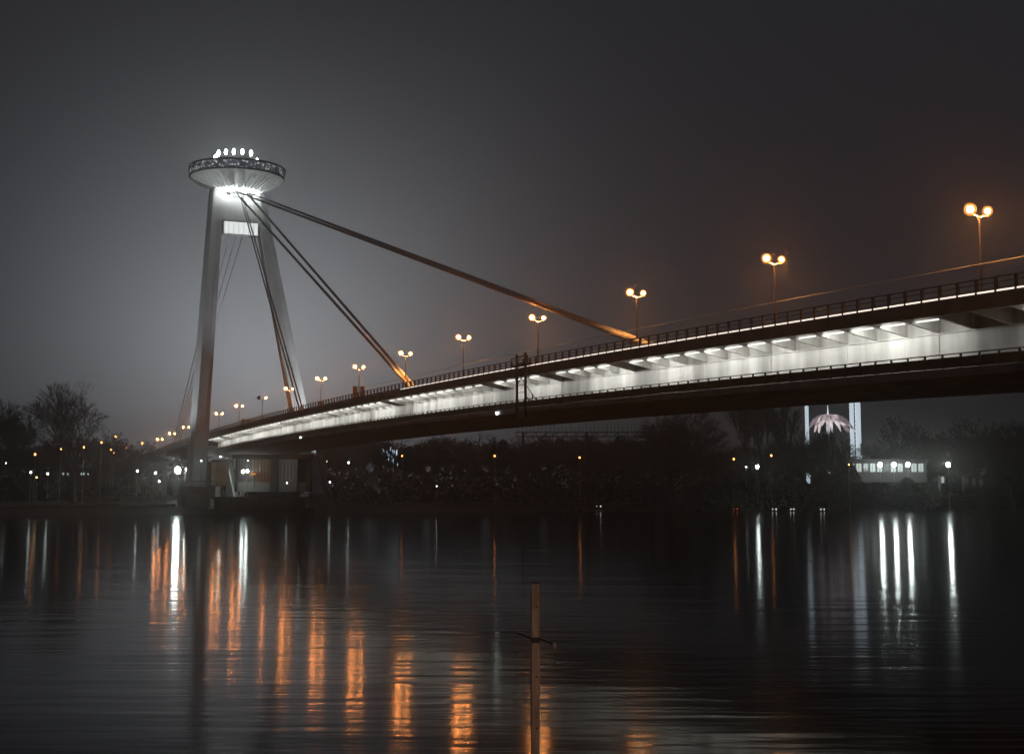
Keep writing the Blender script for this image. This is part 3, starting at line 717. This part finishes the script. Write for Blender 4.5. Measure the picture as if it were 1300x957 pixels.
MB().tube(at(1051, 614, 515), p + Vector((0, 0, 4)), .9, .6, 10).build('stem', 'ride_white', mr)
q = MB(); q.tube(p + Vector((0, 0, 5)), p + Vector((0, 0, 9)), .4, .15, 8); q.build('finial', 'ride_white', mr)
# blue-lit frame mid photo
bf = thing('lit_climbing_frame', G(495, 450, 2.8), 'cold blue-white lit ornamental frame glinting between the trees mid photo', 'frame')
rr = random.Random(5)
for k in range(14):
    x = 484 + rr.random() * 22; y = 567 + rr.random() * 14 + abs(x - 495) * .4
    MB().tube(at(x, y, 450), at(x + rr.uniform(-1, 1.6), y + rr.uniform(3, 8), 450 + rr.uniform(-1, 1)), .10, n=5).build('light_bar', 'blue_led', bf)
for x in (486, 495, 504): MB().tube(at(x, 566, 450.4), Vector(((x - PX) / F * 450, 450.4, 2.6)), .12, n=6).build('post', 'dark_steel', bf)
q = MB().tube(at(486, 567, 450.4), at(504, 567, 450.4), .1, n=6); q.build('top_bar', 'dark_steel', bf)

# dark truss behind the bridge
ts = thing('truss_walkway', G(742, 405, 2.5), 'dark horizontal steel truss with thin uprights seen under the bridge mid photo', 'truss')
q = MB()
for y in (548.5, 554): pxbox(q, 654, 832, y, y + 1.2, 405, .4)
q.build('chord', 'dark_steel', ts)
q = MB()
for k in range(28):
    x = 656 + k * 6.4; q.tube(at(x, 555, 405.2), at(x + 6.4 * (1 if k % 2 else 0), 549, 405.2), .1, n=4)
q.build('lattice', 'dark_steel', ts)
q = MB()
for k in range(34):
    x = 658 + k * 5.1 + rr.uniform(-.6, .6); q.tube(at(x, 549, 405.2), at(x, 549 - rr.uniform(4, 12), 405.2), .07, n=4)
q.build('handrail', 'dark_steel', ts)
for x in (664, 745, 824): MB().tube(at(x, 549, 405.2), Vector(((x - PX) / F * 405, 405.2, 2.2)), .35, n=8).build('support', 'dark_steel', ts)

# parked cars on the bank road
for x, y, Y, rz, lab in ((755, 604, 400, 2.0, 'car with lit headlights on the bank road mid photo'), (926, 606, 400, -1.1, 'car showing red tail lights on the bank road below the poplars'),
                         (975, 612, 392, 2.0, 'left car with lit headlights on the bank road right of the poplars'), (996, 612, 392, 2.2, 'right car with lit headlights on the bank road right of the poplars'), (1034.5, 615.5, 388, 2.1, 'car with lit headlights alone below the pink ride')):
    p = G(x, Y); vehicle('car', Vector((p.x, p.y, gz(p) + .02)), rz, 4.3, 1.75, 1.45, 'dark_steel', lab, 'car', 'cars on the bank road')

# ------------------------------------------------------------------ bare trees
def tree_mesh(seed, H, spread, trunk_r, levels=6, lean=0, poplar=False):
    r = random.Random(seed); trunk = MB(); crown = MB()
    def grow(p, d, L, rad, lev):
        seg = 2 if lev < levels - 1 else 1
        for s in range(seg):
            d2 = (d + Vector((r.uniform(-1, 1), r.uniform(-1, 1), r.uniform(-.3, .6))) * .16).normalized()
            q_ = p + d2 * (L / seg); r2 = rad * (.80 if seg == 2 else .55)
            (trunk if lev <= 1 else crown).tube(p, q_, rad, r2, 6 if lev < 2 else 3, False)
            p, d, rad = q_, d2, r2
            if s == 0 and lev > 0 and seg == 2 and r.random() < .8: branch(p, d, L * .66, rad * .6, lev + 1)
        if lev < levels:
            k = 3 if r.random() < .62 else 2
            for i in range(k): branch(p, d, L * r.uniform(.66, .86), rad * .72, lev + 1)
    def branch(p, d, L, rad, lev):
        ax = Vector((r.uniform(-1, 1), r.uniform(-1, 1), r.uniform(-.5, .5))); ax = (ax - ax.dot(d) * d)
        if ax.length < .01: ax = Vector((1, 0, 0))
        ax.normalize(); a = spread * r.uniform(.55, 1.2)
        nd = d * math.cos(a) + ax * math.sin(a)
        nd.z += .35 if poplar else .10; nd.normalize()
        grow(p, nd, L, max(rad, .034), lev)
    grow(Vector((0, 0, -.3)), Vector((lean, 0, 1)).normalized(), H * .26, trunk_r, 0)
    mx = max(v.z for v in crown.v); k = H / mx
    for mb in (trunk, crown):
        for v in mb.v: v *= k
    return trunk, crown
PROTO = []
for i, (H, sp, tr_, lev, pop) in enumerate(((30, .50, .95, 7, False), (20, .55, .36, 7, False), (20, .5, .32, 7, False), (22, .20, .3, 6, True), (14, .6, .2, 7, False))):
    tk, cr = tree_mesh(11 + i * 7, H, sp, tr_, lev, .05, pop)
    t = thing('bare_tree', Vector((0, 0, 0)), 'x', 'tree'); t1 = tk.build('trunk', 'bark', t); c1 = cr.build('crown', 'bark', t)
    PROTO.append((t, kidsof(t), H))
used = set()
def tree(x, ytop, Y, kind, lab, wide=1.0):
    t0, kk, H = PROTO[kind]; p = G(x, Y); z = gz(p)
    t = t0 if kind not in used else copies(t0, kk); used.add(kind)
    s = (HZ(ytop, Y) - z) / H
    t.location = (p.x, p.y, z - .1); t.scale = (s * wide, s * wide, s); t.rotation_euler = (0, 0, rr.uniform(0, 6.28))
    t['label'] = lab; t['group'] = 'bare trees on the far bank'
    return t
tree(97, 484, 392, 0, 'tall bare tree with a broad rounded crown standing clear left of the pylon')
tree(3, 497, 398, 1, 'bare tree cut by the left edge of the photo, tops the leftmost group', 1.1)
tree(28, 528, 404, 2, 'bare tree just right of the leftmost one, partly hiding it', .75)
tree(56, 566, 410, 4, 'small bushy bare tree left under the tall tree', 1.3)
tree(122, 545, 415, 4, 'small bushy bare tree right under the tall tree', 1.3)
tree(150, 557, 425, 2, 'low bare tree where the ramp lamps show through its twigs', 1.2)
tree(168, 573, 430, 4, 'lowest bare tree before the ramp left of the pylon', 1.3)
tree(868, 505, 430, 1, 'tall bare tree left of the sky gap under the bridge', .95)
tree(846, 530, 440, 2, 'bare tree second left of the sky gap under the bridge', 1.2)
tree(958, 496, 420, 3, 'upright poplar at the right side of the sky gap', 1.1)
tree(975, 490, 424, 3, 'upright poplar between its two neighbours right of the sky gap', 1.1)
tree(1000, 505, 428, 3, 'upright poplar nearest the white light mast', 1.3)
tree(1036, 545, 430, 2, 'dark bare tree in front of the pink ride', .6)
tree(1060, 552, 426, 4, 'rounded dark tree between the pink ride and the twin columns', .7)
tree(1044, 536, 424, 3, 'thin upright tree directly in front of the pink ride', .6)
tree(1137, 527, 445, 1, 'broad bare tree behind the lit pavilion, standing clear against the sky', 1.15)
tree(1208, 548, 440, 2, 'bare tree above the lone big white lamp', 1.2)
tree(1243, 540, 430, 1, 'bare tree second from the right edge', 1.1)
tree(1285, 528, 425, 2, 'tall bare tree at the right edge of the photo', 1.3)
side = 0
SPOTS = [(x + rr.uniform(-7, 7), 556 + rr.uniform(-9, 10) + (8 if 900 < x < 950 else 0), 455 + rr.uniform(-14, 30), rr.choice((1, 2, 4, 4))) for x in list(range(-40, 200, 22)) + list(range(405, 900, 19)) + list(range(902, 1340, 19))]
where = [(0, 190, 'left of the pylon'), (400, 520, 'behind the abutment and the blue lit frame'), (520, 650, 'left of the truss under the bridge'), (650, 840, 'behind the truss under the bridge'), (840, 1000, 'near the sky gap under the bridge'), (1000, 1100, 'around the rides'), (1100, 1400, 'behind the right bank lamps'), (-100, 0, 'left of the pylon')]
for x, y, Y, k in SPOTS:
    if 100 < x < 190: y = 566 + (x - 100) * .1
    if 895 < x < 950: y = 572
    if x < 75: y = max(y, 562)
    if 1010 < x < 1105: y = 576
    w_ = [c for a, b_, c in where if a <= x < b_][0]
    t = tree(x, y, Y, k, 'bare background tree in the dark row ' + w_, 1.25)
    t['group'] = 'background trees ' + w_

# dense far wood and the scrub along the bank
def scatter(name, lab, regions, count, mname):
    q = MB(); r = random.Random(9)
    for _ in range(count):
        x0, x1, Y0, Y1, yt, base = r.choice(regions)
        x = r.uniform(x0, x1); Y = r.uniform(Y0, Y1); p = G(x, Y); z = gz(p)
        top = HZ(yt, Y) * (.72 + .28 * math.sin(x * .13) * math.sin(x * .041 + 1)) 
        zz = z + (top - z) * (1 - r.random() ** 1.3); s = r.uniform(.25, .7) * (1.9 if name == 'far_wood' else 1)
        a = Vector((r.gauss(0, 1), r.gauss(0, 1), r.gauss(0, 1))).normalized() * s; c = a.cross(Vector((r.gauss(0, 1), r.gauss(0, 1), r.gauss(0, 1)))).normalized() * s * .7
        o = Vector((p.x, p.y, zz)); q.add([o - a, o + c, o + a, o - c], [(0, 1, 2, 3)])
    o = q.build(name, mname); tag(o, lab, 'wood', kind='stuff'); return o
scatter('far_wood', 'dark mass of far wood filling the horizon behind the bank trees', [(-80, 150, 560, 620, 572, 0), (150, 190, 560, 620, 590, 0), (190, 400, 600, 650, 592, 0), (400, 900, 560, 620, 556, 0), (400, 900, 560, 620, 556, 0), (900, 1015, 560, 620, 572, 0), (1015, 1105, 560, 620, 580, 0), (1105, 1380, 560, 620, 564, 0), (1105, 1380, 560, 620, 564, 0)], 70000, 'leaf')
scatter('bank_scrub', 'low dark scrub along the far bank', [(-80, 192, 400, 430, 606, 0), (1000, 1100, 412, 424, 586, 0), (1012, 1062, 412, 424, 583, 0), (412, 1060, 385, 425, 597, 0), (1060, 1180, 412, 424, 604, 0), (1180, 1380, 430, 450, 592, 0)], 40000, 'leaf')

# ------------------------------------------------------------------ post in the river in front
PYY = 30.0
po = thing('mooring_post', Vector(((679.5 - PX) / F * PYY, PYY, -1)), 'brown weathered post rising from the dark water in the foreground', 'post')
bx_, bz = (679.5 - PX) / F * PYY, HZ(738, PYY)
q = MB(); q.box((bx_ - .085, PYY - .085, -1.1), (bx_ + .085, PYY + .085, bz)); q.build('shaft', 'wood', po)
MB().box((bx_ - .115, PYY - .06, -1.1), (bx_ - .087, PYY + .04, bz - .12)).build('side_batten', 'path', po)
MB().box((bx_ - .095, PYY - .095, bz + .002), (bx_ + .095, PYY + .095, bz + .03)).build('cap', 'stone', po)
for zz in (bz - .5, bz - 2.0, bz - 3.1): MB().tube((bx_ + .02, PYY - .11, zz), (bx_ + .02, PYY - .08, zz), .02, n=8).build('bolt', 'dark_steel', po)
zc = HZ(807, PYY)
MB().box((bx_ - .1, PYY - .1, zc - .06), (bx_ + .1, PYY + .1, zc + .06)).build('clamp', 'dark_steel', po)
MB().tube((bx_ + .09, PYY, zc + .03), (bx_ + .40, PYY - .05, zc - .10), .022, n=6).build('arm', 'dark_steel', po)
MB().ball((bx_ + .41, PYY - .05, zc - .13), .05, 8, 6, 1.6).build('arm_tip', 'wood', po)
MB().tube((bx_ - .09, PYY, zc + .03), (bx_ - .42, PYY + .1, zc + .14), .022, n=6).build('arm', 'dark_steel', po)
MB().tube((bx_ - .09, PYY, zc - .22), (bx_ - .2, PYY, zc - .25), .035, n=6).build('hook', 'path', po)

# ------------------------------------------------------------------ haze box
DENS = 0.00065
q = MB(); q.box((-2600, -2600, -2.4), (2600, 2600, 112.0))
hz = q.build('haze', 'glass'); tag(hz, kind='stuff', label='thin night mist over the river and the bridge')
hm = bpy.data.materials.new('night_mist'); hm.use_nodes = True; nt = hm.node_tree
for n_ in list(nt.nodes):
    if n_.type == 'BSDF_PRINCIPLED': nt.nodes.remove(n_)
pv = nt.nodes.new('ShaderNodeVolumePrincipled'); pv.inputs['Color'].default_value = (.9, .9, .9, 1); pv.inputs['Density'].default_value = DENS; pv.inputs['Anisotropy'].default_value = .86
nt.links.new(pv.outputs[0], nt.nodes['Material Output'].inputs['Volume'])
hz.data.materials[0] = hm
# ------------------------------------------------------------------ night sky
W = bpy.data.worlds.new('World'); C.world = W; W.use_nodes = True; nt = W.node_tree
bg = nt.nodes['Background']
def nd(t, **k):
    n = nt.nodes.new(t)
    for a, v in k.items(): setattr(n, a, v)
    return n
def mth(op, a, b=None):
    n = nd('ShaderNodeMath', operation=op)
    for i, v in enumerate((a, b)):
        if v is None: continue
        if isinstance(v, (int, float)): n.inputs[i].default_value = v
        else: nt.links.new(v, n.inputs[i])
    return n.outputs[0]
tc = nd('ShaderNodeTexCoord')
def lobe(x, y, sig, power=2):
    d = Vector(((x - PX) / F, 1, (HOR - y) / F)).normalized()
    vm = nd('ShaderNodeVectorMath', operation='DOT_PRODUCT'); nt.links.new(tc.outputs['Generated'], vm.inputs[0]); vm.inputs[1].default_value = d
    a = mth('ARCCOSINE', mth('MINIMUM', vm.outputs['Value'], 1.0))
    return mth('EXPONENT', mth('MULTIPLY', mth('POWER', mth('DIVIDE', a, math.radians(sig)), power), -1.0))
def add_lobe(prev, x, y, sig, col, power=2):
    l = lobe(x, y, sig, power)
    s = nd('ShaderNodeVectorMath', operation='SCALE'); s.inputs[0].default_value = col; nt.links.new(l, s.inputs['Scale'])
    a = nd('ShaderNodeVectorMath', operation='ADD'); a.inputs[0].default_value = prev if isinstance(prev, tuple) else (0, 0, 0)
    if not isinstance(prev, tuple): nt.links.new(prev, a.inputs[0])
    nt.links.new(s.outputs[0], a.inputs[1]); return a.outputs[0]
s = (.0165, .0165, .0195)
s = add_lobe(s, 330, 500, 6.3, (.45, .49, .53), 1.35)
s = add_lobe(s, 560, 420, 10, (.014, .010, .008), 2)
nt.links.new(s, bg.inputs['Color']); bg.inputs['Strength'].default_value = 1.0
# faint moonlight
L = bpy.data.lights.new('moon_light', 'SUN'); L.energy = .02; L.angle = math.radians(2); L.color = (1, .9, .8)
o = bpy.data.objects.new('moon_light', L); COL.objects.link(o); o.rotation_euler = (math.radians(50), 0, math.radians(-25))
# unseen spot added behind the camera only to light the post
L = bpy.data.lights.new('post_fill_spot', 'SPOT'); L.energy = 5000; L.color = (1, .72, .55); L.spot_size = math.radians(9); L.spot_blend = .8; L.shadow_soft_size = .2
o = bpy.data.objects.new('post_fill_spot', L); COL.objects.link(o); o.location = (9, -6, 10)
o.rotation_euler = (Vector((bx_, PYY, 3.0)) - Vector((9, -6, 10))).to_track_quat('-Z', 'Y').to_euler()

# ------------------------------------------------------------------ camera
cam = bpy.data.cameras.new('camera'); co = bpy.data.objects.new('camera', cam); COL.objects.link(co); C.camera = co
co.location = (0, 0, HC); co.rotation_euler = (pi / 2 + PITCH, 0, 0)
cam.sensor_width = 36; cam.lens = 36 * F / 1300; cam.shift_y = -(478.5 - PY) / 1300
cam.clip_end = 8000; cam.clip_start = .2
C.view_settings.view_transform = 'Standard'; C.view_settings.look = 'None'; C.view_settings.exposure = 0; C.view_settings.gamma = 1
C.render.engine = 'CYCLES'
cy = C.cycles
cy.use_denoising = True; cy.max_bounces = 6; cy.diffuse_bounces = 2; cy.glossy_bounces = 2; cy.volume_bounces = 0; cy.transparent_max_bounces = 4
cy.sample_clamp_indirect = 4; cy.use_light_tree = True; cy.caustics_reflective = False
cy.volume_max_steps = 64
